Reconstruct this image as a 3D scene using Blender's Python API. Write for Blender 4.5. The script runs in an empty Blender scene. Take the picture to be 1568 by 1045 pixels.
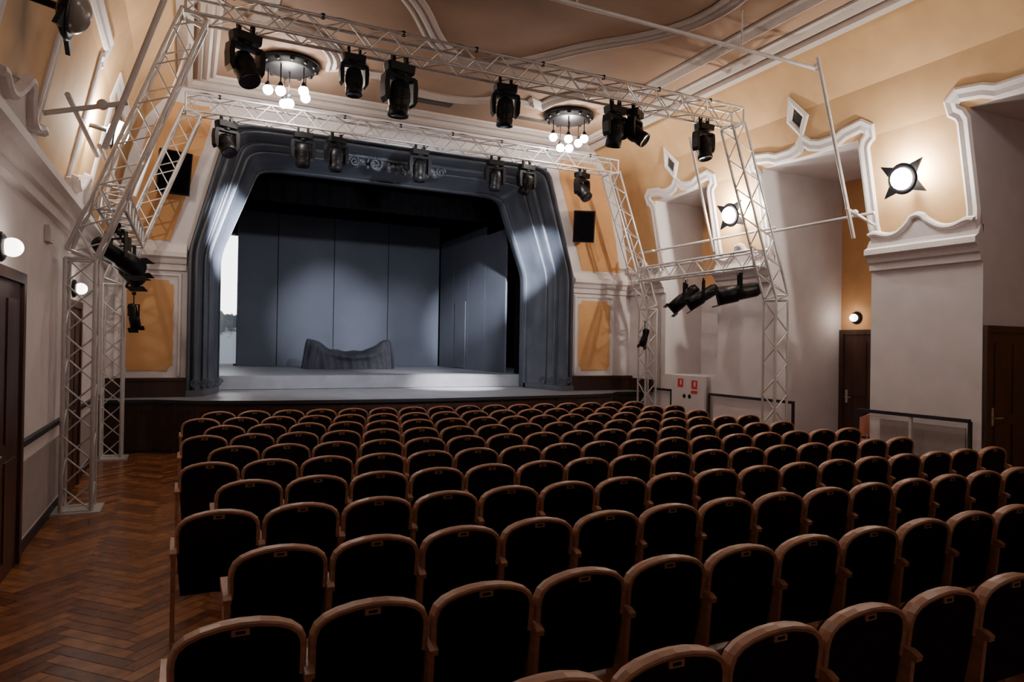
import bpy, math, random
from mathutils import Vector, Matrix
random.seed(4)
C = bpy.context.scene.collection

# ---------------------------------------------------------------- materials
def mat(name, col, rough=0.7, metal=0.0, noise=0.0, scale=8.0, bump=0.0, emis=0.0, ecol=None, stretch=None, spec=None):
    m = bpy.data.materials.new(name); m.use_nodes = True
    nt = m.node_tree; b = nt.nodes["Principled BSDF"]
    b.inputs["Base Color"].default_value = (*col, 1)
    b.inputs["Roughness"].default_value = rough
    b.inputs["Metallic"].default_value = metal
    if spec is not None: b.inputs["Specular IOR Level"].default_value = spec
    if emis > 0:
        b.inputs["Emission Color"].default_value = (*(ecol or col), 1)
        b.inputs["Emission Strength"].default_value = emis
    if noise > 0 or bump > 0:
        tc = nt.nodes.new("ShaderNodeTexCoord"); mp = nt.nodes.new("ShaderNodeMapping")
        if stretch: mp.inputs["Scale"].default_value = stretch
        nz = nt.nodes.new("ShaderNodeTexNoise"); nz.inputs["Scale"].default_value = scale
        nz.inputs["Detail"].default_value = 5
        nt.links.new(tc.outputs["Object"], mp.inputs["Vector"]); nt.links.new(mp.outputs[0], nz.inputs["Vector"])
        cr = nt.nodes.new("ShaderNodeValToRGB")
        cr.color_ramp.elements[0].position = 0.3; cr.color_ramp.elements[1].position = 0.7
        cr.color_ramp.elements[0].color = (*[c*(1-noise) for c in col], 1)
        cr.color_ramp.elements[1].color = (*[min(1, c*(1+noise)) for c in col], 1)
        nt.links.new(nz.outputs["Fac"], cr.inputs["Fac"]); nt.links.new(cr.outputs["Color"], b.inputs["Base Color"])
        if bump > 0:
            bp = nt.nodes.new("ShaderNodeBump"); bp.inputs["Strength"].default_value = bump
            bp.inputs["Distance"].default_value = 0.02
            nt.links.new(nz.outputs["Fac"], bp.inputs["Height"]); nt.links.new(bp.outputs[0], b.inputs["Normal"])
    return m

M_white = mat("plaster_white", (.64,.585,.585), .85, noise=.05, scale=3, bump=.1)
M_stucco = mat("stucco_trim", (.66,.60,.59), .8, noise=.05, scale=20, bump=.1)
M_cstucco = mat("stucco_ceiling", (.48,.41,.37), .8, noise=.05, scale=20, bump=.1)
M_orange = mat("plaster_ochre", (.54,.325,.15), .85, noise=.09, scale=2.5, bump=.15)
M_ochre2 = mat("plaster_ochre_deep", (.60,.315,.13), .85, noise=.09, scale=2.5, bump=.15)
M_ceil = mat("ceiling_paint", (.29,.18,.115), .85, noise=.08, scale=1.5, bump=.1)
M_dwood = mat("dark_wood", (.035,.015,.010), .4, noise=.4, scale=4, stretch=(3,3,.4))
M_dado = mat("dado_black", (.014,.013,.016), .5, noise=.2)
M_rimwood = mat("seat_wood", (.45,.235,.145), .38, noise=.18, scale=10, stretch=(1,1,4))
M_fabric = mat("seat_fabric", (.015,.010,.011), .9, noise=.3, scale=60, bump=.2, spec=.15)
M_black = mat("black_metal", (.005,.005,.006), .42, metal=.0, noise=.2, spec=.22)
M_blackm = mat("black_cloth", (.003,.003,.004), .95, noise=.3, spec=.05)
M_lens = mat("lens_glass", (.02,.023,.035), .12, noise=.1)
M_alu = mat("truss_aluminium", (.60,.57,.56), .4, metal=.5, noise=.08, scale=20)
M_pipe = mat("pipe_paint", (.58,.53,.51), .5, noise=.06)
M_pros = mat("proscenium_paint", (.062,.068,.086), .36, noise=.2, scale=2.2, bump=.1)
M_back = mat("backdrop_paint", (.078,.084,.106), .8, noise=.08, scale=1.2, spec=.2)
M_sfloor = mat("stage_floor", (.22,.225,.25), .42, noise=.12, scale=3, stretch=(1,.3,1))
M_cloth = mat("drape_cloth", (.040,.042,.056), .8, noise=.15, scale=8)
M_globe = mat("lamp_glass", (1,.95,.9), .3, emis=30, ecol=(1,.95,.93), noise=.01)
M_globeoff = mat("lamp_glass_unlit", (.25,.22,.2), .25, noise=.05)
M_globe2 = mat("lamp_glass_small", (1,.95,.9), .3, emis=8, ecol=(1,.9,.82), noise=.01)
M_door = mat("door_wood", (.06,.024,.014), .4, noise=.4, scale=3, stretch=(3,3,.4))
M_red = mat("sign_red", (.6,.03,.03), .5, noise=.05)
M_dark = mat("dark_void", (.05,.045,.04), .9, noise=.1)
M_grey = mat("dado_grey", (.30,.26,.25), .8, noise=.08)
M_chrome = mat("handle_chrome", (.7,.7,.7), .2, metal=.9, noise=.03)
PLK = [mat("parquet_%d" % i, c, .26, noise=.28, scale=9, bump=.05) for i, c in enumerate(
    [(.20,.066,.022), (.26,.094,.032), (.145,.045,.016), (.30,.115,.040)])]
M_gap = mat("parquet_gap", (.03,.012,.006), .8, noise=.1)

M_day = bpy.data.materials.new("daylight_pane"); M_day.use_nodes = True
nt = M_day.node_tree; b = nt.nodes["Principled BSDF"]
tc = nt.nodes.new("ShaderNodeTexCoord"); sx = nt.nodes.new("ShaderNodeSeparateXYZ")
nz = nt.nodes.new("ShaderNodeTexNoise"); nz.inputs["Scale"].default_value = 6
ad = nt.nodes.new("ShaderNodeMath"); ad.operation = 'MULTIPLY_ADD'; ad.inputs[1].default_value = .9
cr = nt.nodes.new("ShaderNodeValToRGB")
mr = nt.nodes.new("ShaderNodeMapRange"); mr.inputs["From Min"].default_value = 1.2; mr.inputs["From Max"].default_value = 5.0
nt.links.new(tc.outputs["Object"], sx.inputs[0]); nt.links.new(tc.outputs["Object"], nz.inputs["Vector"])
nt.links.new(nz.outputs["Fac"], ad.inputs[0]); nt.links.new(sx.outputs["Z"], ad.inputs[2])
nt.links.new(ad.outputs[0], mr.inputs["Value"]); nt.links.new(mr.outputs[0], cr.inputs["Fac"])
e = cr.color_ramp.elements; e[0].color = (.05,.055,.07,1); e[0].position = .0; e[1].color = (1,1,1,1); e[1].position = .56
x = e.new(.36); x.color = (.06,.07,.08,1); x = e.new(.42); x.color = (.008,.01,.012,1); x = e.new(.53); x.color = (.015,.018,.02,1)
nt.links.new(cr.outputs["Color"], b.inputs["Emission Color"]); b.inputs["Emission Strength"].default_value = 5.0
b.inputs["Base Color"].default_value = (.03,.03,.03,1)

# ---------------------------------------------------------------- mesh builder
class MB:
    def __init__(s): s.v=[]; s.f=[]; s.m=[]; s.s=[]
    def add(s, vs, fs, mat=0, smooth=False, M=None):
        o=len(s.v)
        for p in vs:
            p=Vector(p)
            if M is not None: p = M @ p
            s.v.append(tuple(p))
        for f in fs:
            s.f.append([i+o for i in f]); s.m.append(mat); s.s.append(smooth)
    def box(s, lo, hi, mat=0, M=None):
        x0,y0,z0=lo; x1,y1,z1=hi
        s.add([(x0,y0,z0),(x1,y0,z0),(x1,y1,z0),(x0,y1,z0),(x0,y0,z1),(x1,y0,z1),(x1,y1,z1),(x0,y1,z1)],
              [(3,2,1,0),(4,5,6,7),(0,1,5,4),(1,2,6,5),(2,3,7,6),(3,0,4,7)], mat, False, M)
    def tube(s, p1, p2, r, n=8, mat=0, r2=None, M=None, cap=True):
        p1=Vector(p1); p2=Vector(p2); r2 = r if r2 is None else r2
        d=(p2-p1).normalized(); a=Vector((0,0,1)) if abs(d.z)<.9 else Vector((1,0,0))
        u=d.cross(a).normalized(); w=d.cross(u)
        vs=[]
        for k in range(n):
            c=math.cos(2*math.pi*k/n); q=math.sin(2*math.pi*k/n)
            vs.append(p1+(u*c+w*q)*r); vs.append(p2+(u*c+w*q)*r2)
        s.add(vs, [(2*k,2*k+1,(2*k+3)%(2*n),(2*k+2)%(2*n)) for k in range(n)], mat, True, M)
        if cap:
            s.add([vs[2*k] for k in range(n)], [tuple(range(n))], mat, False, M)
            s.add([vs[2*k+1] for k in range(n)], [tuple(range(n))[::-1]], mat, False, M)
    def lathe(s, prof, n=24, mat=0, M=None, smooth=True):
        vs=[]; fs=[]
        for (r,z) in prof:
            for k in range(n):
                a=2*math.pi*k/n; vs.append((r*math.cos(a), r*math.sin(a), z))
        for i in range(len(prof)-1):
            for k in range(n):
                fs.append((i*n+k, i*n+(k+1)%n, (i+1)*n+(k+1)%n, (i+1)*n+k))
        s.add(vs, fs, mat, smooth, M)
    def sphere(s, c, r, mat=0, n=16, M=None, sz=1.0):
        prof=[(max(1e-4,r*math.sin(math.pi*i/n)), -r*sz*math.cos(math.pi*i/n)) for i in range(n+1)]
        T=Matrix.Translation(c)
        s.lathe(prof, n, mat, T if M is None else M@T)
    def obj(s, name, mats, parent=None):
        me=bpy.data.meshes.new(name); me.from_pydata(s.v, [], s.f)
        for m in mats: me.materials.append(m)
        me.polygons.foreach_set("material_index", s.m); me.polygons.foreach_set("use_smooth", s.s)
        me.update()
        o=bpy.data.objects.new(name, me); C.objects.link(o)
        if parent: o.parent=parent
        return o

def sweep(mb, pts, closed, prof, mp, mat=0):
    pts=[Vector(p) for p in pts]; n=len(pts); k=len(prof); vs=[]
    for i,p in enumerate(pts):
        a = pts[i-1] if (i>0 or closed) else None
        c = pts[(i+1)%n] if (i<n-1 or closed) else None
        t1=(p-a).normalized() if a is not None else (c-p).normalized()
        t2=(c-p).normalized() if c is not None else t1
        n1=Vector((-t1.y,t1.x)); n2=Vector((-t2.y,t2.x))
        m=(n1+n2)/max(.35,(1+n1.dot(n2)))
        for (o,h) in prof:
            q=p+m*o; vs.append(mp(q.x,q.y,h))
    fs=[]
    for i in range(n if closed else n-1):
        j=(i+1)%n
        for q in range(k-1): fs.append((i*k+q, i*k+q+1, j*k+q+1, j*k+q))
    if not closed:
        fs.append(tuple(range(k))); fs.append(tuple(range((n-1)*k,n*k)))
    mb.add(vs, fs, mat)

def arc(cx,cy,r,a0,a1,n=8):
    return [(cx+r*math.cos(math.radians(a0+(a1-a0)*i/n)), cy+r*math.sin(math.radians(a0+(a1-a0)*i/n))) for i in range(n+1)]

CX=4.285
def mx(x): return 2*CX-x
Y0,Y1=-3.0,14.0
PR=[(9.9,0),(9.9,3.6),(9.55,5.3),(9.3,6.0),(8.75,6.75)]
def XR(z):
    for (xa,za),(xb,zb) in zip(PR,PR[1:]):
        if z<=zb: return xa+(xb-xa)*(z-za)/(zb-za) if zb>za else xa
    return PR[-1][0]
ZC=6.75

# ---------------------------------------------------------------- floor (herringbone)
f=MB(); f.box((-1.45,Y0,-.1),(11.8,14.0,-.002),4)
w,L=.10,.60; ang=math.radians(45)
ca,sa=math.cos(ang),math.sin(ang)
def plank(u0,v0,du,dv):
    g=.0022
    q=[(u0+g,v0+g),(u0+du-g,v0+g),(u0+du-g,v0+dv-g),(u0+g,v0+dv-g)]
    pts=[(a*ca-b*sa+4, a*sa+b*ca+5,0) for a,b in q]
    cx=sum(p[0] for p in pts)/4; cy=sum(p[1] for p in pts)/4
    if cx<-1.5 or cx>11.8 or cy<-2.5 or cy>13.2: return
    f.add(pts,[(0,1,2,3)],random.randrange(4))
for j in range(-26,27):
    for k in range(-150,151):
        a=k*w+j*L; c=k*w-j*L
        plank(a,c,L,w); plank(a,c+w,w,L)
f.obj("floor", PLK+[M_gap])

# ---------------------------------------------------------------- right wall with niches
NI=[(3.5,5.7,11.7,0.0),(7.4,9.4,11.7,0.0),(10.9,12.6,10.95,1.37)]
wr=MB()
def strip(mb,ya,yb,prof,fx=lambda x:x,flip=False):
    for (xa,za),(xb,zb) in zip(prof,prof[1:]):
        mb.add([(fx(xa),ya,za),(fx(xa),yb,za),(fx(xb),yb,zb),(fx(xb),ya,zb)],[(0,1,2,3)],0 if zb<=3.6 else 1)
sol=[(Y0,3.5),(5.7,7.4),(9.4,10.9),(12.6,Y1)]
for a,b_ in sol: strip(wr,a,b_,PR)
for (ya,yb,xb,zb) in NI:
    strip(wr,ya,yb,PR[2:])
    if zb>0: strip(wr,ya,yb,[(9.9,0),(9.9,zb)])
    for y in (ya,yb):
        wr.add([(9.9,y,zb),(xb,y,zb),(xb,y,5.3),(9.55,y,5.3),(9.9,y,3.6)],[(0,1,2,3,4)],0)
    wr.add([(9.55,ya,5.3),(9.55,yb,5.3),(xb,yb,5.3),(xb,ya,5.3)],[(0,1,2,3)],0)
    if zb>0: wr.add([(9.9,ya,zb),(9.9,yb,zb),(xb,yb,zb),(xb,ya,zb)],[(0,1,2,3)],0)
    wr.add([(xb,ya,zb),(xb,yb,zb),(xb,yb,3.3),(xb,ya,3.3)],[(0,1,2,3)],0 if zb>0 else 2)
    wr.add([(xb,ya,3.3),(xb,yb,3.3),(xb,yb,5.3),(xb,ya,5.3)],[(0,1,2,3)],2)
wr.obj("wall_right",[M_white,M_orange,M_ochre2])
wl=MB(); strip(wl,Y0,Y1,PR,mx); wl.obj("wall_left",[M_white,M_orange])
rw=MB(); outl=[(x,Y0,z) for x,z in PR]+[(mx(x),Y0,z) for x,z in PR[::-1]]
rw.add(outl,[tuple(range(len(outl)))],0); rw.obj("wall_rear",[M_white])
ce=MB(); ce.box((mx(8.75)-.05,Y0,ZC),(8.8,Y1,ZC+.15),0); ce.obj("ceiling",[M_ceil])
wb=MB()
Lp=[(-1.33,0),(0,0),(0,3.6),(.65,6.1),(.65,6.75),(-.18,6.75),(-.73,6.0),(-.98,5.3),(-1.33,3.6)]
Rp=[(9.9,0),(9.9,3.6),(9.55,5.3),(9.3,6.0),(8.75,6.75),(7.5,6.75),(7.5,6.1),(8.2,3.6),(8.2,0)]
for P in (Lp,Rp,[(.65,6.1),(7.5,6.1),(7.5,6.75),(.65,6.75)]):
    wb.add([(x,14,z) for x,z in P],[tuple(range(len(P)))],0)
def panel(mb,pts,mp,mat,h=.012,wob=.012):
    out=[]
    n=len(pts)
    for i in range(n):
        a=Vector(pts[i]); c=Vector(pts[(i+1)%n]); L_=(c-a).length; k=max(1,int(L_/.12))
        for q in range(k):
            p=a.lerp(c,q/k); p=p+Vector((random.uniform(-wob,wob),random.uniform(-wob,wob)))
            out.append(mp(p.x,p.y,h))
    mb.add(out,[tuple(range(len(out)))],mat)
mb_back=lambda a,b_,h:(a,14-h,b_)
def ears(x0,x1,z0,z1,r=.09):
    return arc(x0,z0,r,90,0,4)+arc(x1,z0,r,180,90,4)+arc(x1,z1,r,270,180,4)+arc(x0,z1,r,0,-90,4)
panel(wb,ears(-1.05,-.22,1.4,3.06),mb_back,1)
panel(wb,ears(8.42,9.3,1.4,3.06),mb_back,1)
panel(wb,[(-1.08,3.78),(-.3,3.78),(.38,6.1),(.3,6.35),(-.3,6.35),(-.72,5.7)],mb_back,1)
panel(wb,[(8.5,3.78),(9.6,3.78),(9.2,5.7),(8.85,6.35),(7.85,6.35),(7.8,6.1)],mb_back,1)
wb.obj("wall_stage",[M_white,M_ochre2])

# ---------------------------------------------------------------- cornices and stucco trim
CP=[(0,3.22),(.06,3.24),(.06,3.34),(.10,3.36),(.13,3.44),(.19,3.48),(.19,3.56),(.12,3.6),(.06,3.72),(0,3.74)]
def cornice_y(mb,ya,yb,xw,sgn):
    n=len(CP); vs=[(xw-sgn*o,ya,z) for o,z in CP]+[(xw-sgn*o,yb,z) for o,z in CP]
    fs=[(i,i+1,n+i+1,n+i) for i in range(n-1)]+[tuple(range(n)),tuple(range(n,2*n))]
    mb.add(vs,fs,0)
def cornice_x(mb,xa,xb,yw):
    n=len(CP); vs=[(xa,yw-o,z) for o,z in CP]+[(xb,yw-o,z) for o,z in CP]
    fs=[(i,i+1,n+i+1,n+i) for i in range(n-1)]+[tuple(range(n)),tuple(range(n,2*n))]
    mb.add(vs,fs,0)
right_map=lambda a,b_,h:(XR(b_)-h*.98,a,b_-h*.2)
left_map=lambda a,b_,h:(mx(XR(b_)-h*.98),a,b_-h*.2)
def pediment(mb,yc,hw,mp):
    top=[]
    N=36
    for i in range(N+1):
        t=-1+2*i/N; at=abs(t)
        z=3.76+.22*math.exp(-(t/.30)**2)+.07*math.exp(-((at-.9)/.2)**2)+(.03 if at<.13 else 0)
        top.append((yc+hw*t,z))
    poly=[(yc-hw,3.60)]+top+[(yc+hw,3.60)]
    fr=[mp(a,b_,.07) for a,b_ in poly]; bk=[mp(a,b_,-.02) for a,b_ in poly]
    n=len(poly); mb.add(fr+bk,[tuple(range(n))]+[(i,(i+1)%n,n+(i+1)%n,n+i) for i in range(n)],0)
    sweep(mb,top,False,[(-.04,.06),(-.03,.12),(.0,.14),(.03,.13),(.045,.06)],mp)
TR=MB()
for a,b_ in sol:
    if a<0: a=2.0
    cornice_y(TR,a+.0,b_-.0,9.9,1)
pediment(TR,6.55,.80,right_map); pediment(TR,10.15,.70,right_map); pediment(TR,2.8,.65,right_map); pediment(TR,13.3,.6,right_map)
SP_=[(-.10,0),(-.10,.015),(-.06,.03),(.0,.02),(.06,.03),(.09,.015),(.09,0)]
for (ya,yb,xb,zb) in NI:
    o=.09; yc=(ya+yb)/2
    path=[(ya-o-.04,3.70),(ya-o,3.95),(ya-o,5.15),(ya-o-.04,5.24),(ya-o-.12,5.3),(ya-o-.13,5.42),(ya-o-.02,5.5),(ya+.2,5.46),(ya+.35,5.40),(yc-.3,5.40),(yc-.12,5.45),(yc,5.55),(yc+.12,5.45),(yc+.3,5.40),(yb-.35,5.40),(yb-.2,5.46),(yb+o+.02,5.5),(yb+o+.13,5.42),(yb+o+.12,5.3),(yb+o+.04,5.24),(yb+o,5.15),(yb+o,3.95),(yb+o+.04,3.70)]
    sweep(TR,path,False,SP_,right_map)
    sweep(TR,[(yc,5.66),(yc+.17,5.90),(yc,6.16),(yc-.17,5.90)],True,[(-.05,0),(-.04,.03),(0,.045),(.04,.03),(.05,0)],right_map)
    panel(TR,[(yc,5.76),(yc+.10,5.90),(yc,6.06),(yc-.10,5.90)],right_map,1,.01,0)
TR.obj("trim_1",[M_stucco,M_dark])
TL=MB(); cornice_y(TL,2.0,14.0,mx(9.9),-1)
pediment(TL,10.05,.8,left_map); pediment(TL,6.55,.8,left_map)
for (ya,yb,xb,zb) in NI:
    o=0
    sweep(TL,[(ya-o,3.8),(ya-o,5.25),(ya-o-.14,5.3),(ya-o-.14,5.5),(yb+o+.14,5.5),(yb+o+.14,5.3),(yb+o,5.25),(yb+o,3.8)],False,SP_,left_map)
TL.obj("trim_2",[M_stucco])
TB=MB(); cornice_x(TB,-1.33,-.02,14); cornice_x(TB,8.22,9.9,14)
sweep(TB,[(-1.14,1.3),(-1.14,3.16),(-.12,3.16),(-.12,1.3)],False,[(-.03,0),(-.02,.03),(.02,.03),(.03,0)],mb_back)
sweep(TB,[(8.33,1.3),(8.33,3.16),(9.4,3.16),(9.4,1.3)],False,[(-.03,0),(-.02,.03),(.02,.03),(.03,0)],mb_back)
TB.obj("trim_3",[M_stucco])
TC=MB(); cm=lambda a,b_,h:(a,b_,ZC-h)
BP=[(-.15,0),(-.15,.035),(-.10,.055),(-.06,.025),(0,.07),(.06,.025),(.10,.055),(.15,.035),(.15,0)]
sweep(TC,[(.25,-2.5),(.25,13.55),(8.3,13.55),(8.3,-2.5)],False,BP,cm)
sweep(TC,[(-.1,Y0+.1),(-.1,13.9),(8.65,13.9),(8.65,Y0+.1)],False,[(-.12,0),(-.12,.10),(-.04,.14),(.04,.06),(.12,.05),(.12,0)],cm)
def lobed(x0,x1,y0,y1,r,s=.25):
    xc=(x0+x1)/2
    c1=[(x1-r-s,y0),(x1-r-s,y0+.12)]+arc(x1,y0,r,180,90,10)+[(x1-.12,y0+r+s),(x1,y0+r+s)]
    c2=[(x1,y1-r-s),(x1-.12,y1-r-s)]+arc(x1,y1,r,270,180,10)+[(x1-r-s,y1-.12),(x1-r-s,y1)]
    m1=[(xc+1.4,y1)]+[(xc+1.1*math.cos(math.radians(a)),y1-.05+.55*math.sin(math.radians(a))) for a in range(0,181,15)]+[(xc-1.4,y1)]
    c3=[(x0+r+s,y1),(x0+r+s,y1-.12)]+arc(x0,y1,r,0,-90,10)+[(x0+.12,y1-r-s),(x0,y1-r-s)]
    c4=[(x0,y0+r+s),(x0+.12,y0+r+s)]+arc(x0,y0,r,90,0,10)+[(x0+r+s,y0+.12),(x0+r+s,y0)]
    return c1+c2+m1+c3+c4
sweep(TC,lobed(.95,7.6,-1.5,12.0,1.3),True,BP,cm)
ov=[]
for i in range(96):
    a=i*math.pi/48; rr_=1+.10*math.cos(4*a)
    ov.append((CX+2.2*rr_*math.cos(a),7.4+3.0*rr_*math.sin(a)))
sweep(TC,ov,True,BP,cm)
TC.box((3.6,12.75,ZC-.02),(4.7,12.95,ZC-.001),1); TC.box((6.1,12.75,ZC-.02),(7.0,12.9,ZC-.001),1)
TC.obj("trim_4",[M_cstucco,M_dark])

# ---------------------------------------------------------------- stage
sg=MB()
front=[(-1.32,13.45),(-.5,13.42),(-.15,13.2),(.2,12.98),(1.2,12.75),(2.6,12.6),(4.2,12.53),(5.8,12.6),(7.2,12.72),(8.3,12.9),(8.75,13.05),(9.05,13.35),(9.89,13.4)]
n=len(front)
def deck(zt,zb,off,mt,mf):
    P=[(x,y-off) for x,y in front]
    top=[(x,y,zt) for x,y in P]+[(9.89,15.7,zt),(-1.32,15.7,zt)]
    sg.add(top,[tuple(range(len(top)))],mt)
    for i in range(n-1):
        a,b_=P[i],P[i+1]
        sg.add([(a[0],a[1],zb),(b_[0],b_[1],zb),(b_[0],b_[1],zt),(a[0],a[1],zt)],[(0,1,2,3)],mf)
    bot=[(x,y,zb) for x,y in P]+[(9.89,15.7,zb),(-1.32,15.7,zb)]
    sg.add(bot,[tuple(range(len(bot)))],mf)
deck(.86,0,0,1,1)
deck(.92,.86,.05,0,2)
for i in range(n-1):
    a=Vector(front[i]); c=Vector(front[i+1]); L_=(c-a).length; k=max(1,round(L_/.7))
    for q in range(k):
        p=a.lerp(c,q/k); sg.box((p.x-.03,p.y-.02,.0),(p.x+.03,p.y+.02,.86),1)
    for z in (.04,.72):
        sg.add([(a.x,a.y-.02,z),(c.x,c.y-.02,z),(c.x,c.y-.02,z+.09),(a.x,a.y-.02,z+.09)],[(0,1,2,3)],1)
sg.box((-1.48,15.7,.2),(9.88,22.48,1.22),0)
sg.box((.2,15.66,.93),(8.1,15.7,1.16),0)
sg.obj("stage_platform",[M_sfloor,M_dwood,M_dado])
dd=MB()
for a,b_ in ((-1.32,-.0),(8.2,9.89)):
    dd.box((a,13.86,.92),(b_,13.99,1.22),0); dd.box((a,13.84,1.22),(b_,13.99,1.27),0)
dd.box((9.8,13.0,.93),(9.89,13.99,1.22),0)
dd.obj("baseboard_stage",[M_dwood])

for nm,lo,hi in (("wall_stagehouse_left",(-1.6,14.02,0),(-1.5,22.6,8)),("wall_stagehouse_right",(9.9,14.02,0),(10.0,22.6,8)),
                 ("wall_stagehouse_back",(-1.5,22.5,0),(9.9,22.6,8)),("ceiling_stagehouse",(-1.6,14.02,7.9),(10,22.6,8)),
                 ("wall_stagehouse_front",(-1.6,14.03,6.6),(10,14.1,8))):
    s=MB(); s.box(lo,hi); s.obj(nm,[M_blackm])
bd=MB()
xs=[1.35,2.5,4.2,5.95,7.72]
for a,b_ in zip(xs,xs[1:]): bd.box((a+.011,22.0,1.225),(b_-.011,22.06,6.6),0)
bd.box((1.35,22.07,1.225),(7.7,22.1,6.6),1)
bd.obj("backdrop_flats",[M_back,M_blackm])
bs=MB()
ys=[16.7,18.1,19.4,20.7,21.97]
for a,b_ in zip(ys,ys[1:]): bs.box((7.75,a+.008,1.225),(7.8,b_-.008,5.12 if b_<19 else 5.38),0)
bs.box((7.735,19.6,1.24),(7.75,20.5,3.3),0)
bs.obj("side_flats",[M_back])
wn=MB(); wn.box((.1,22.4,1.25),(1.5,22.44,5.2),0)
for x_ in (.08,.78,1.5): wn.box((x_-.03,22.34,1.24),(x_+.03,22.42,5.25),1)
for z in (1.25,5.2): wn.box((.08,22.34,z-.03),(1.5,22.42,z+.03),1)
wn.obj("window_1",[M_day,M_pipe])
def wave(mb,xa,xb,y,z0,z1,amp=.05,per=.35):
    k=int((xb-xa)/.05); vs=[]
    for i in range(k+1):
        x=xa+(xb-xa)*i/k; yy=y+amp*math.sin(x/per*2*math.pi)+.02*math.sin(x*11)
        vs+=[(x,yy,z0),(x,yy,z1)]
    mb.add(vs,[(2*i,2*i+1,2*i+3,2*i+2) for i in range(k)],0,True)
for xa,xb,y,z0 in ((-1.4,9.8,16.3,5.15),(-1.4,9.8,19.2,5.4),(-1.4,.45,16.3,1.23),(7.85,9.8,16.3,1.23)):
    bc=MB(); wave(bc,xa,xb,y,z0,7.8); bc.obj("stage_border_curtain",[M_blackm])

# ---------------------------------------------------------------- proscenium frame
pf=MB()
O=[(0,.925),(0,3.6),(.65,6.1),(7.5,6.1),(8.2,3.6),(8.2,.925)]
I=[(.62,.925),(.62,3.7),(1.35,5.6),(6.9,5.6),(7.62,3.7),(7.62,.925)]
def densify(P,k=22):
    out=[]
    for a,c in zip(P,P[1:]):
        for q in range(k): out.append((a[0]+(c[0]-a[0])*q/k,a[1]+(c[1]-a[1])*q/k))
    out.append(P[-1]); return out
def smooth(P,it=3):
    P=[Vector(p) for p in P]
    for _ in range(it):
        P=[P[0]]+[(P[i-1]+P[i]*2+P[i+1])/4 for i in range(1,len(P)-1)]+[P[-1]]
    return P
Od=smooth(densify(O)); Id=smooth(densify(I))
sec=[(0,13.95),(0,13.86),(.04,13.82),(.09,13.84),(.12,13.95)]
for i in range(9):
    a=i/8; sec.append((.12+.28*a, 13.98+.24*a-.22*math.sin(math.pi*a)))
sec+=[(.42,14.30)]
for i in range(9):
    a=i/8; sec.append((.43+.17*a, 14.28+.22*a-.14*math.sin(math.pi*a)))
sec+=[(.62,14.58),(.64,14.50),(.67,14.56),(.69,14.64)]
for i in range(7):
    a=i/6; sec.append((.70+.25*a, 14.66+.56*a+.10*math.sin(math.pi*a)))
sec+=[(.97,15.26),(.97,15.2),(1,15.2),(1,15.4),(.95,15.6)]
k=len(sec); vs=[]; fs=[]
for o_,i_ in zip(Od,Id):
    for s,y in sec:
        p=o_.lerp(i_,s); vs.append((p.x,y,p.y))
for i in range(len(Od)-1):
    for q in range(k-1): fs.append((i*k+q,i*k+q+1,(i+1)*k+q+1,(i+1)*k+q))
pf.add(vs,fs,0,True)
for xo,xi,sg_ in ((0,.62,1),(8.2,7.62,-1)):
    for q,(s,y) in enumerate(((.15,13.9),(.55,14.35))):
        xx=xo+(xi-xo)*s
        for t in (0,1):
            cxx=xx+sg_*(.06+.17*t); yy=y-.08+.1*t
            pr=[]
            for i in range(28):
                a=i/27*4.2*math.pi; r=.085*(1-i/32); pr.append(Vector((cxx+r*math.cos(a),yy,1.16+r*math.sin(a))))
            for p1,p2 in zip(pr,pr[1:]): pf.tube(p1,p2,.014,6,0,cap=False)
    pf.add([(xo,13.8,.925),(xo+sg_*.3,13.9,.925),(xi,15.1,.925),(xo,13.8,1.04),(xo+sg_*.3,13.9,1.04),(xi,15.1,1.04),(xo,14.0,.925),(xi,15.3,.925),(xo,14.0,1.04),(xi,15.3,1.04)],
           [(0,1,4,3),(1,2,5,4),(3,4,5,9,8),(0,3,8,6),(2,7,9,5)],0)
for i in range(60):
    a=random.uniform(-1,1); xx=4.05+a*.95; zz=5.74+random.uniform(-.12,.20)*(1-abs(a)*.7)
    pf.sphere((xx,14.36,zz),random.uniform(.04,.09),0,8)
for sgn in (-1,1):
    for (ox,R_) in ((.5,.18),(.95,.12)):
        pr=[]
        for i in range(30):
            a=i/29*3.6*math.pi; r=R_*(1-i/34); pr.append(Vector((4.05+sgn*(ox+r*math.cos(a)),14.28,5.76+r*math.sin(a))))
        for p1,p2 in zip(pr,pr[1:]): pf.tube(p1,p2,.028,6,0,cap=False)
pf.obj("proscenium_frame",[M_pros])

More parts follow.
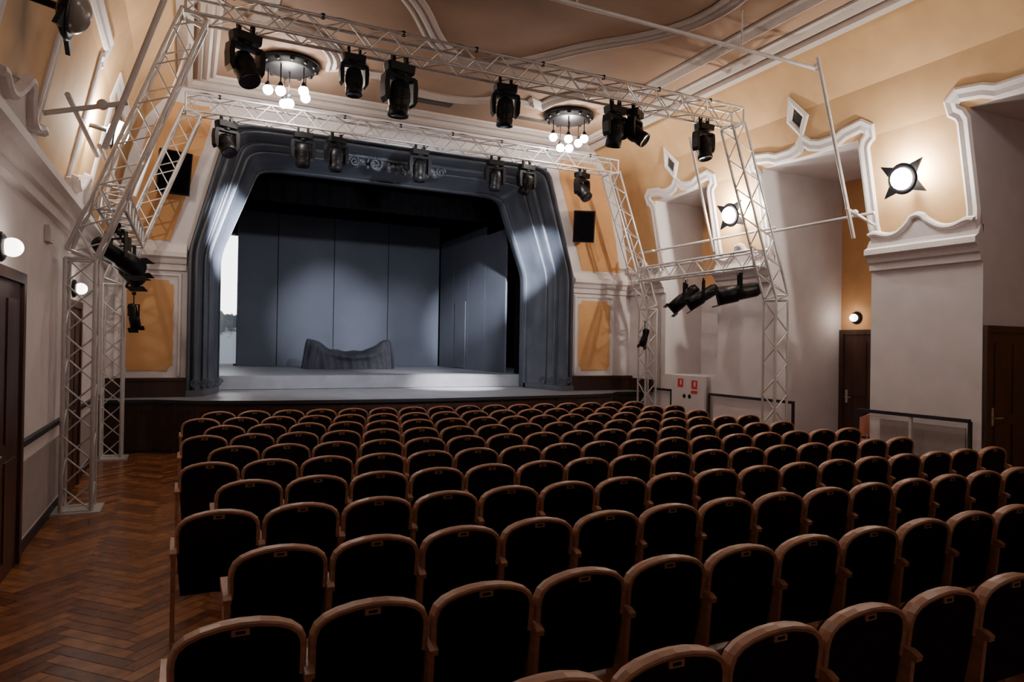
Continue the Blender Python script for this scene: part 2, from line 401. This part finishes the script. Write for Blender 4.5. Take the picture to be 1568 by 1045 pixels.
# ---------------------------------------------------------------- draped cloth on stage
dc=MB(); NX,NV=160,40; vs=[]
for i in range(NX+1):
    t=-1+2*i/NX; x=1.25*t; at=abs(t)
    hgt=.50+.10*min(1,at/.6)**2+.24/(1+math.exp(-(at-.66)/.07))
    if at>.92: hgt*=max(0,(1-((at-.92)/.08)**3))**.7
    hgt+=.01+.015*math.sin(t*17)
    dep=.34 if at<.86 else .34*max(.15,(1-((at-.86)/.14)**2))**.6
    for j in range(NV+1):
        v=j/NV; ph=math.pi*v
        y=-dep*math.copysign(abs(math.cos(ph))**.7,math.cos(ph)); prof=math.sin(ph)**.36
        z=hgt*prof
        low=1-min(1,z/ .8)
        fold=.09*math.sin(x*9+1.5*math.sin(z*3)+.6)*low+.035*math.sin(x*25+z*6)*low
        swag=.08*math.sin(19*(z+ .40*(1-at*at)+.05*t))*max(0,1-at*1.1)*(1 if v<.5 else .3)
        endf=.06*math.sin(z*3+at*44)*max(0,(at-.66)/.34)
        flare=low*.05
        vs.append((x*(1+flare)+4.25, y*(1+flare)+19.8-(fold+swag+endf)*(1 if v<.5 else -1), max(0,z)+1.223))
dc.add(vs,[(i*(NV+1)+j,i*(NV+1)+j+1,(i+1)*(NV+1)+j+1,(i+1)*(NV+1)+j) for i in range(NX) for j in range(NV)],0,True)
dc.obj("draped_cloth",[M_cloth])

# ---------------------------------------------------------------- seats
def seat_mesh(both):
    s=MB()
    lean=lambda z:-.12*(z-.40)
    half=[(.215,.34),(.230,.5),(.238,.62),(.240,.73),(.236,.765),(.222,.798),(.19,.825),(.14,.845),(.07,.859),(0,.863)]
    ol=[(-x,z) for x,z in half]+[(x,z) for x,z in half[-2::-1]]
    n=len(ol)
    fr=[(x,lean(z)-.005,z) for x,z in ol]; bk=[(x,lean(z)+.045,z) for x,z in ol]
    s.add(fr+bk,[tuple(range(n)),tuple(range(2*n-1,n-1,-1))]+[(i,(i+1)%n,n+(i+1)%n,n+i) for i in range(n)],0)
    cu=[(x*.9,lean(z)+.085,.02+z*.955) for x,z in ol]
    s.add([(x,lean(z)+.045,z) for x,z in ol]+cu,[tuple(range(2*n-1,n-1,-1))]+[(i,(i+1)%n,n+(i+1)%n,n+i) for i in range(n)],0,True)
    rp=[(-x,z) for x,z in half[2:]]+[(x,z) for x,z in half[-2:1:-1]]
    sweep(s,rp,False,[(-.013,-.010),(-.013,.044),(.004,.050),(.010,.045),(.014,.020),(.010,-.010),(.002,-.017),(-.013,-.010)],
          lambda a,b_,h:(a,lean(b_)+h,b_),1)
    s.box((-.033,-.066,.820),(.033,-.05,.846),1); s.box((-.018,-.069,.828),(.018,-.065,.839),0)
    Mx=Matrix.Translation((0,.12,.36))@Matrix.Rotation(math.radians(82),4,'X')
    q=[(-.2,0),(.2,0),(.215,.1),(.215,.26),(.18,.33),(-.18,.33),(-.215,.26),(-.215,.1)]
    s.add([(x,y,0) for x,y in q]+[(x*.93,y*.95+.01,.075) for x,y in q],[tuple(range(8))[::-1],tuple(range(8,16))]+[(i,(i+1)%8,8+(i+1)%8,8+i) for i in range(8)],0,False,Mx)
    for xx in ([-.2575,.2575] if both else [-.2575]):
        side=[(-.04,0),(.22,0),(.22,.04),(.10,.07),(.11,.45),(.22,.58),(.22,.62),(-.075,.62),(-.06,.45),(-.03,.07)]
        k=len(side)
        s.add([(xx-.013,y,z) for y,z in side]+[(xx+.013,y,z) for y,z in side],[tuple(range(k)),tuple(range(2*k-1,k-1,-1))]+[(i,(i+1)%k,k+(i+1)%k,k+i) for i in range(k)],1)
        at=[(-.10,.615),(-.105,.64),(-.07,.657),(.22,.66),(.26,.645),(.255,.615)]
        k=len(at)
        s.add([(xx-.02,y,z) for y,z in at]+[(xx+.02,y,z) for y,z in at],[tuple(range(k)),tuple(range(2*k-1,k-1,-1))]+[(i,(i+1)%k,k+(i+1)%k,k+i) for i in range(k)],1)
    me=bpy.data.meshes.new("theater_seat"); me.from_pydata(s.v,[],s.f)
    me.materials.append(M_fabric); me.materials.append(M_rimwood)
    me.polygons.foreach_set("material_index",s.m); me.polygons.foreach_set("use_smooth",s.s); me.update()
    return me
S1=seat_mesh(False); S2=seat_mesh(True)
SP=.515
for r in range(11):
    y=1.93+.95*r+(.07 if r==0 else 0)
    odd=r%2==1
    x0,cnt=(-.05,17) if odd else (.21,16)
    if r==0: x0+=.09
    for c in range(cnt):
        o=bpy.data.objects.new("theater_seat", S2 if c==cnt-1 else S1)
        o.location=(x0+SP*(c+.5), y+random.uniform(-.006,.006), 0); C.objects.link(o)

# ---------------------------------------------------------------- trusses
def truss_seg(mb,p1,p2,side,size=.29,pitch=.27,rc=.023,rl=.010):
    p1=Vector(p1); p2=Vector(p2); d=(p2-p1).normalized(); a=Vector(side).normalized(); b2=d.cross(a).normalized(); h=size/2
    cor=[a*h+b2*h,a*h-b2*h,-a*h-b2*h,-a*h+b2*h]
    for c in cor: mb.tube(p1+c,p2+c,rc,8)
    L_=(p2-p1).length; k=max(2,round(L_/pitch)); 
    for fi in range(4):
        c0,c1=cor[fi],cor[(fi+1)%4]
        for i in range(k):
            q0=p1+d*(L_*i/k); q1=p1+d*(L_*(i+1)/k)
            A=c0 if (i+fi)%2==0 else c1; B=c1 if (i+fi)%2==0 else c0
            mb.tube(q0+A,q1+B,rl,5,cap=False)
    for e_ in (p1,p2):
        for fi in range(4): mb.tube(e_+cor[fi],e_+cor[(fi+1)%4],rc*.8,6)
def gate(y):
    t=MB()
    xl,xr=-1.08,9.62; tl,tr=.02,8.55; zk,zt=2.85,5.95
    Yv=(0,1,0)
    truss_seg(t,(xl,y,.03),(xl,y,zk),Yv); truss_seg(t,(xr,y,.03),(xr,y,zk),Yv)
    truss_seg(t,(xl,y,zk+.05),(tl,y,zt-.1),Yv); truss_seg(t,(xr,y,zk+.05),(tr,y,zt-.1),Yv)
    truss_seg(t,(tl-.1,y,zt+.05),(tr+.1,y,zt+.05),Yv)
    for q in range(40):
        xa=tl+(tr-tl)*q/40; xb=tl+(tr-tl)*(q+1)/40
        t.tube((xa,y-.1,zt+.215+.02*math.sin(q*1.7)),(xb,y-.1,zt+.215+.02*math.sin((q+1)*1.7)),.014,5,1,cap=False)
        if q%5==2: t.lathe([(.03,-.03),(.03,.03)],8,1,Matrix.Translation((xa,y-.14,zt+.2)))
    for x_ in (xl,xr): t.box((x_-.24,y-.24,0),(x_+.24,y+.24,.025))
    return t.obj("lighting_truss",[M_alu,M_black])
gate(9.1); gate(12.9)
for xx in (-.82,9.38):
    t=MB(); truss_seg(t,(xx,9.27,3.62),(xx,12.73,3.62),(1,0,0)); t.obj("side_truss",[M_alu])

pp=MB()
for y,zt in ((7.3,6.2),):
    pp.tube((.12,y,zt),(8.45,y,zt),.028,10); 
    pp.tube((8.45,y-.05,6.35),(9.28,y-.05,3.7),.028,10); pp.tube((mx(8.45),y-.05,6.35),(mx(9.28),y-.05,3.7),.028,10)
    for x_ in (1.5,4.3,7.0): pp.tube((x_,y,zt),(x_,y,ZC-.002),.012,6)
    for s_ in (lambda x:x,mx):
        pp.tube((s_(9.55),7.1,4.1),(s_(9.55),9.3,4.1),.024,10); pp.tube((s_(9.1),7.25,4.15),(s_(9.75),7.25,3.95),.024,8)
        pp.tube((s_(9.5),9.0,4.15),(s_(9.5),13.1,4.15),.024,10)
        pp.tube((s_(9.4),12.5,4.15),(s_(9.72),12.5,4.15),.024,10)
        pp.tube((s_(8.6),10.3,6.0),(s_(9.22),10.3,3.85),.026,10)
        pp.sphere((s_(9.3),7.25,4.1),.05,0,8); pp.sphere((s_(8.47),7.3,6.22),.055,0,8)
pp.obj("pipe_rig",[M_pipe])

# ---------------------------------------------------------------- fixtures
def moving_head(loc,pan,tilt,sc=1.0):
    s=MB()
    for xx in (-.09,.09): 
        s.box((xx-.02,-.03,-.03),(xx+.02,.03,.07)); s.lathe([(.034,-.02),(.034,.02)],10,0,Matrix.Translation((xx,0,.08))@Matrix.Rotation(math.pi/2,4,'Y'))
    b0=[(-.17,-.11),(.17,-.11),(.19,-.06),(.19,.06),(.17,.11),(-.17,.11),(-.19,.06),(-.19,-.06)]
    s.add([(x,y,-.03) for x,y in b0]+[(x*.95,y*.95,-.13) for x,y in b0],[tuple(range(8)),tuple(range(15,7,-1))]+[(i,(i+1)%8,8+(i+1)%8,8+i) for i in range(8)])
    s.lathe([(.09,-.13),(.09,-.17)],16)
    s.box((-.2,-.06,-.21),(.2,.06,-.165))
    for sx_ in (-1,1):
        ya=[(.165,-.18),(.22,-.18),(.235,-.30),(.225,-.47),(.19,-.53),(.165,-.50)]
        s.add([(sx_*x,-.07,z) for x,z in ya]+[(sx_*x,.07,z) for x,z in ya],[tuple(range(6)),tuple(range(11,5,-1))]+[(i,(i+1)%6,6+(i+1)%6,6+i) for i in range(6)])
    H=Matrix.Translation((0,0,-.43))@Matrix.Rotation(tilt,4,'X')
    s.lathe([(.001,.20),(.07,.20),(.115,.17),(.135,.08),(.14,-.05),(.125,-.12),(.135,-.14),(.135,-.24),(.12,-.25),(.115,-.235)],20,0,H)
    s.lathe([(.115,-.235),(.08,-.222),(.001,-.215)],20,1,H)
    for q in range(4): s.lathe([(.142,-.0),(.148,-.006),(.142,-.012)],20,0,H@Matrix.Translation((0,0,.06-q*.03)))
    s.tube((.1,.05,0),(.22,.12,.12),.008,5)
    o=s.obj("moving_head_light",[M_black,M_lens]); o.location=loc; o.rotation_euler=(0,0,pan); o.scale=(sc,)*3
    return o
def par_light(name,loc,pan,tilt,sc=1.0):
    s=MB()
    H=Matrix.Rotation(tilt,4,'X')
    s.lathe([(.001,.24),(.06,.24),(.085,.18),(.085,-.02),(.10,-.04),(.10,-.26),(.09,-.26),(.09,-.2)],18,0,H)
    s.lathe([(.09,-.2),(.001,-.19)],18,1,H)
    s.box((-.11,-.10,-.34),(.11,-.092,-.25),0,H); s.box((-.11,.092,-.34),(.11,.10,-.25),0,H)
    s.box((-.12,-.1,-.28),(-.112,.1,-.25),0,H)
    for sx_ in (-1,1): s.box((sx_*.115-.006,-.02,-.02),(sx_*.115+.006,.02,.22))
    s.box((-.12,-.02,.21),(.12,.02,.225)); s.tube((0,0,.22),(0,0,.34/sc+.02),.012,6); s.lathe([(.035,-.025),(.035,.025)],10,0,Matrix.Translation((0,0,.34/sc+.02))@Matrix.Rotation(math.pi/2,4,'Y'))
    o=s.obj(name,[M_black,M_lens]); o.location=loc; o.rotation_euler=(0,0,pan); o.scale=(sc,)*3
    return o
zb=5.80
for x_,pan,tl,sc in ((.6,.4,-.55,1.0),(1.95,0,-.1,.82),(2.57,.2,.1,1.08),(4.17,-.2,.15,.92),(6.1,.2,.2,.96),(6.48,.6,-.9,.9),(7.9,.1,-.2,.92)):
    moving_head((x_,9.1,zb),pan,tl,sc)
for x_,pan,tl in ((.56,.4,-.7),(1.86,0,.1),(2.46,.3,.1),(4.08,0,.05),(5.7,0,.15),(6.43,.2,.5),(7.8,.4,-.7)):
    moving_head((x_,12.9,zb),pan,tl,.95)
for x_,y,pan,tl,sc in ((9.38,11.3,.7,.85,1.35),(9.38,10.75,.9,1.0,1.35),(9.38,9.75,.9,1.35,1.6),(-.82,9.9,-.7,1.2,1.3),(-.82,10.5,-.7,1.3,1.3),(-.82,11.3,-.6,1.0,1.3)):
    par_light("stage_spotlight",(x_,y,3.02),pan,tl,sc)
par_light("stage_spotlight",(-.78,12.65,2.35),-.6,.3,.8); par_light("stage_spotlight",(9.36,12.65,2.2),.6,.3,.8)

def speaker(loc,yaw,wd,hg):
    s=MB(); q=[(-wd/2,-.2),(wd/2,-.2),(wd*.32,.18),(-wd*.32,.18)]
    s.add([(x,y,-hg/2) for x,y in q]+[(x,y,hg/2) for x,y in q],[(3,2,1,0),(4,5,6,7)]+[(i,(i+1)%4,4+(i+1)%4,4+i) for i in range(4)],0)
    s.box((-wd/2+.03,-.212,-hg/2+.03),(wd/2-.03,-.2,hg/2-.03),1)
    s.tube((0,.1,0),(0,.36,0),.03,8); s.box((-.08,.33,-.1),(.08,.36,.1))
    o=s.obj("wall_speaker",[M_black,M_blackm]); o.location=loc; o.rotation_euler=(math.radians(10),0,yaw)
speaker((-.30,13.6,4.95),.35,.55,.75); speaker((8.25,13.6,4.75),-.35,.5,.72)

# ---------------------------------------------------------------- lamps
def light(kind,name,loc,energy,col,rad=.1,target=None,angle=60,blend=.6,parent=None):
    l=bpy.data.lights.new(name,kind); l.energy=energy; l.color=col; l.shadow_soft_size=rad
    if kind=='SPOT': l.spot_size=math.radians(angle); l.spot_blend=blend
    o=bpy.data.objects.new(name,l); C.objects.link(o); o.location=loc
    if target is not None:
        o.rotation_euler=(Vector(target)-Vector(loc)).to_track_quat('-Z','Y').to_euler()
    return o
WARM=(1,.88,.76)
def chandelier(x,y,en):
    s=MB(); T=Matrix.Translation((x,y,ZC-.002))
    s.lathe([(.001,-.0),(.50,-.0),(.52,-.05),(.50,-.08),(.44,-.09),(.40,-.13),(.36,-.14),(.001,-.15)],28,0,T)
    for k in range(12):
        a=k*math.pi/6; s.sphere((x+.46*math.cos(a),y+.46*math.sin(a),ZC-.09),.045,0,8)
    for k,(r,dz) in enumerate(((.33,.52),(.30,.62),(.33,.50),(.30,.60),(.33,.54),(.02,.70))):
        a=k*2*math.pi/5+.4; px,py=x+r*math.cos(a),y+r*math.sin(a)
        s.tube((px,py,ZC-.13),(px,py,ZC-dz+.12),.012,6); s.lathe([(.02,.15),(.05,.10),(.055,.06)],12,0,Matrix.Translation((px,py,ZC-dz)))
        s.sphere((px,py,ZC-dz),.085,1,14)
    s.obj("ceiling_chandelier",[M_black,M_globe])
    light('POINT',"chandelier_light",(x,y,ZC-.42),en,(1,.90,.80),.12)
chandelier(1.5,12.2,140); chandelier(7.04,12.2,150)
chandelier(1.5,4.2,22); chandelier(7.04,4.2,56)  # two more, added out of view to raise the ambient light

def star_sconce(y,z,side,en):
    x=XR(z); nx,nz=-.979,-.2
    if side<0: x=mx(x); nx=.979
    N=Vector((nx,0,nz)); Yv=Vector((0,1,0)); U=Yv.cross(N).normalized()
    R=Matrix((( Yv.x,U.x,N.x,x+N.x*.0),(Yv.y,U.y,N.y,y),(Yv.z,U.z,N.z,z),(0,0,0,1)))
    s=MB(); T=R@Matrix.Translation((0,0,.26))
    s.lathe([(.001,-.03),(.15,-.03),(.20,.0),(.23,.03),(.21,.05),(.16,.045),(.14,.03)],28,0,T)
    for k in range(4):
        a=math.radians(45+90*k+(8 if k%2 else -8))
        c,q=math.cos(a),math.sin(a); px,py=-q,c
        tri=[(.20*c+.08*px,.20*q+.08*py),(.40*c,.40*q),(.20*c-.08*px,.20*q-.08*py)]
        s.add([(u,v,.0) for u,v in tri]+[(u,v,.035) for u,v in tri],[(0,1,2),(5,4,3),(0,1,4,3),(1,2,5,4),(2,0,3,5)],0,False,T)
    s.sphere((0,0,.05),.16,1,16,T,.75)
    s.tube((0,0,-.26),(0,0,-.03),.03,8,0,None,T)
    s.obj("star_wall_sconce",[M_black,M_globe if en>0 else M_globeoff])
    if en<=0: return
    light('POINT',"sconce_halo",tuple(Vector((x,y,z))+N*.19+Vector((0,.0,.06))),en*6.0,(1,.91,.78),.04)
    light('POINT',"sconce_light",tuple(Vector((x,y,z))+N*.56),en*.7,(1,.91,.82),.12)
star_sconce(6.56,4.55,1,42); star_sconce(10.06,4.6,1,72); star_sconce(9.85,4.6,-1,34); star_sconce(6.25,4.55,-1,0)

def globe_sconce(p,nrm):
    s=MB(); p=Vector(p); nrm=Vector(nrm)
    R=nrm.to_track_quat('Z','Y').to_matrix().to_4x4(); T=Matrix.Translation(p)@R
    s.lathe([(.001,0.002),(.11,0.002),(.12,.02),(.10,.04),(.05,.05)],20,0,T); s.sphere((0,0,.09),.075,1,14,T)
    s.obj("globe_wall_lamp",[M_black,M_globe2]); 
    light('POINT',"globe_light",tuple(p+nrm*.25),4,WARM,.08)
globe_sconce((mx(9.9),6.5,2.66),(1,0,0)); globe_sconce((mx(9.9),10.35,2.6),(1,0,0)); globe_sconce((11.7,9.05,2.6),(-1,0,0))

# ---------------------------------------------------------------- doors
def door(name,org,ux,wd,hg,nrm):
    s=MB(); U=Vector(ux); N=Vector(nrm)
    R=Matrix(((U.x,N.x,0,org[0]),(U.y,N.y,0,org[1]),(0,0,1,0),(0,0,0,1)))
    s.box((-.09,.002,0),(0,.06,hg+.09),0,R); s.box((wd,.002,0),(wd+.09,.06,hg+.09),0,R); s.box((0,.002,hg),(wd,.06,hg+.09),0,R)
    s.box((0,.002,0.01),(wd,.035,hg),0,R)
    for z0,z1 in ((.15,.95),(1.1,hg-.15)):
        s.box((.12,.035,z0),(wd/2-.05,.048,z1),0,R); s.box((wd/2+.05,.035,z0),(wd-.12,.048,z1),0,R)
    s.box((.05,.035,.95),(.10,.045,1.2),1,R); s.tube((.075,.04,1.06),(.075,.10,1.06),.011,8,1,None,R); s.tube((.075,.10,1.06),(.21,.10,1.06),.011,8,1,None,R)
    s.obj(name,[M_door,M_chrome])
door("door_1",(mx(9.9),6.0,0),(0,1,0),1.15,2.42,(1,0,0))
door("door_2",(mx(9.9),9.75,0),(0,1,0),1.0,2.35,(1,0,0))
door("door_3",(11.7,9.3,0),(0,-1,0),1.1,2.28,(-1,0,0))
door("door_4",(10.0,5.7,0),(1,0,0),1.0,2.25,(0,-1,0))
rl=MB(); Z=1.01
for a,b_ in ((7.28,9.6),(10.95,13.3)):
    rl.box((mx(9.9)+.002,a,Z-.03),(mx(9.9)+.05,b_,Z+.02),0)
    rl.box((mx(9.9)+.002,a+.1,.14),(mx(9.9)+.012,b_-.1,.82),1)
    rl.box((mx(9.9)+.002,a,0),(mx(9.9)+.02,b_,.1),0)
rl.obj("baseboard_left",[M_dado,M_grey])
sw=MB(); sw.box((mx(9.9)+.002,8.35,2.95),(mx(9.9)+.05,8.6,3.12)); sw.box((mx(9.9)+.05,8.38,2.98),(mx(9.9)+.055,8.57,3.09))
sw.obj("wall_junction_box",[M_white])
rr=MB()
rr.box((9.70,5.75,Z-.02),(9.75,7.5,Z+.03),0); rr.box((9.87,5.9,.3),(9.89,7.2,.9),1)
for y in (5.75,6.6,7.5): rr.box((9.71,y-.02,0),(9.75,y+.02,Z),0 if y!=6.6 else 2)
rr.box((9.80,8.85,Z-.02),(9.85,11.05,Z+.03),0); rr.box((9.80,12.25,Z-.02),(9.85,13.2,Z+.03),0)
for y in (8.87,11.05,12.27): rr.box((9.81,y-.02,0),(9.85,y+.02,Z),0)
rr.obj("guard_rail",[M_dado,M_grey,M_pipe])
sb=MB(); sb.box((9.74,11.1,.3),(9.8,12.15,1.37),0)
for y,z in ((11.85,1.22),(11.4,1.20)):
    sb.box((9.733,y-.09,z-.1),(9.74,y+.09,z+.08),1); sb.box((9.731,y-.04,z-.05),(9.733,y+.01,z+.05),0)
for y in (11.55,11.72): sb.lathe([(.001,.0),(.045,0),(.045,.012)],14,2,Matrix.Translation((9.73,y,.93))@Matrix.Rotation(math.pi/2,4,'Y'))
sb.box((9.731,11.3,1.0),(9.74,11.5,1.06),1)
sb.box((9.76,11.2,0),(9.79,11.25,.3),0); sb.box((9.76,12.0,0),(9.79,12.05,.3),0)
sb.obj("hydrant_cabinet",[M_white,M_red,M_black])
uc=MB()
for dx in (-.2,.2):
    for dy in (-.2,.2): uc.tube((dx,dy,0),(dx*.9,dy*.9,.44),.016,8,1)
uc.box((-.22,-.21,.43),(.22,.21,.47),0)
for i in range(12):
    a0=math.radians(200+140*i/12); a1=math.radians(200+140*(i+1)/12)
    P=[(.24*math.cos(a),.24*math.sin(a)) for a in (a0,a1)]
    tz=lambda a:.95-.10*abs(math.cos(a))**2
    uc.add([(P[0][0],P[0][1],.55),(P[1][0],P[1][1],.55),(P[1][0],P[1][1],tz(a1)),(P[0][0],P[0][1],tz(a0))]+[(P[0][0]*.9,P[0][1]*.9,.55),(P[1][0]*.9,P[1][1]*.9,.55),(P[1][0]*.9,P[1][1]*.9,tz(a1)),(P[0][0]*.9,P[0][1]*.9,tz(a0))],
           [(0,1,2,3),(7,6,5,4),(3,2,6,7),(0,4,5,1)],0)
for dx in (-.17,.17): uc.tube((dx,-.19,.45),(dx,-.17,.6),.014,8,1)
o=uc.obj("wooden_chair",[mat("chair_wood",(.55,.22,.15),.5,noise=.1),M_chrome]); o.location=(10.25,7.85,0); o.rotation_euler=(0,0,.3)

# ---------------------------------------------------------------- stage lighting (from the truss fixtures)
COOL=(.86,.91,1.0)
light('SPOT',"spot_frame_l",(2.2,9.4,5.2),36000,COOL,.05,(.82,15.0,4.15),18,1.0)
light('SPOT',"spot_frame_r",(6.3,9.4,5.2),21000,COOL,.05,(7.45,15.0,4.0),17,1.0)
light('SPOT',"spot_back_1",(3.4,12.9,5.15),5200,COOL,.1,(4.1,22,2.6),26,1.0)
light('SPOT',"spot_back_2",(5.2,12.9,5.15),2600,COOL,.1,(6.2,22,2.1),27,1.0)
light('SPOT',"spot_side",(3.0,12.9,5.15),1700,COOL,.1,(7.7,19.3,2.0),28,1.0)
light('SPOT',"spot_apron",(5.8,12.9,5.15),7500,(1,.97,.98),.1,(5.9,15.4,1.1),30,1.0)
light('SPOT',"spot_floor",(4.5,12.9,5.15),1900,(1,.97,.98),.1,(5.4,18.0,1.2),28,1.0)
light('SPOT',"spot_wash",(4.2,9.1,5.1),1900,COOL,.1,(4.2,14.6,3.0),80,.9)

wd=bpy.data.worlds.new("World"); bpy.context.scene.world=wd; wd.use_nodes=True
wd.node_tree.nodes["Background"].inputs[0].default_value=(.02,.02,.025,1)

# ---------------------------------------------------------------- camera
cam=bpy.data.cameras.new("camera"); cam.lens=24.0; cam.sensor_width=36; cam.clip_start=.05
co=bpy.data.objects.new("camera",cam); C.objects.link(co)
R=Matrix.Rotation(math.radians(-25.5),4,'Z')@Matrix.Rotation(math.radians(90+.42),4,'X')@Matrix.Rotation(.016,4,'Z')
co.matrix_world=Matrix.Translation((0,0,1.95))@R
bpy.context.scene.camera=co
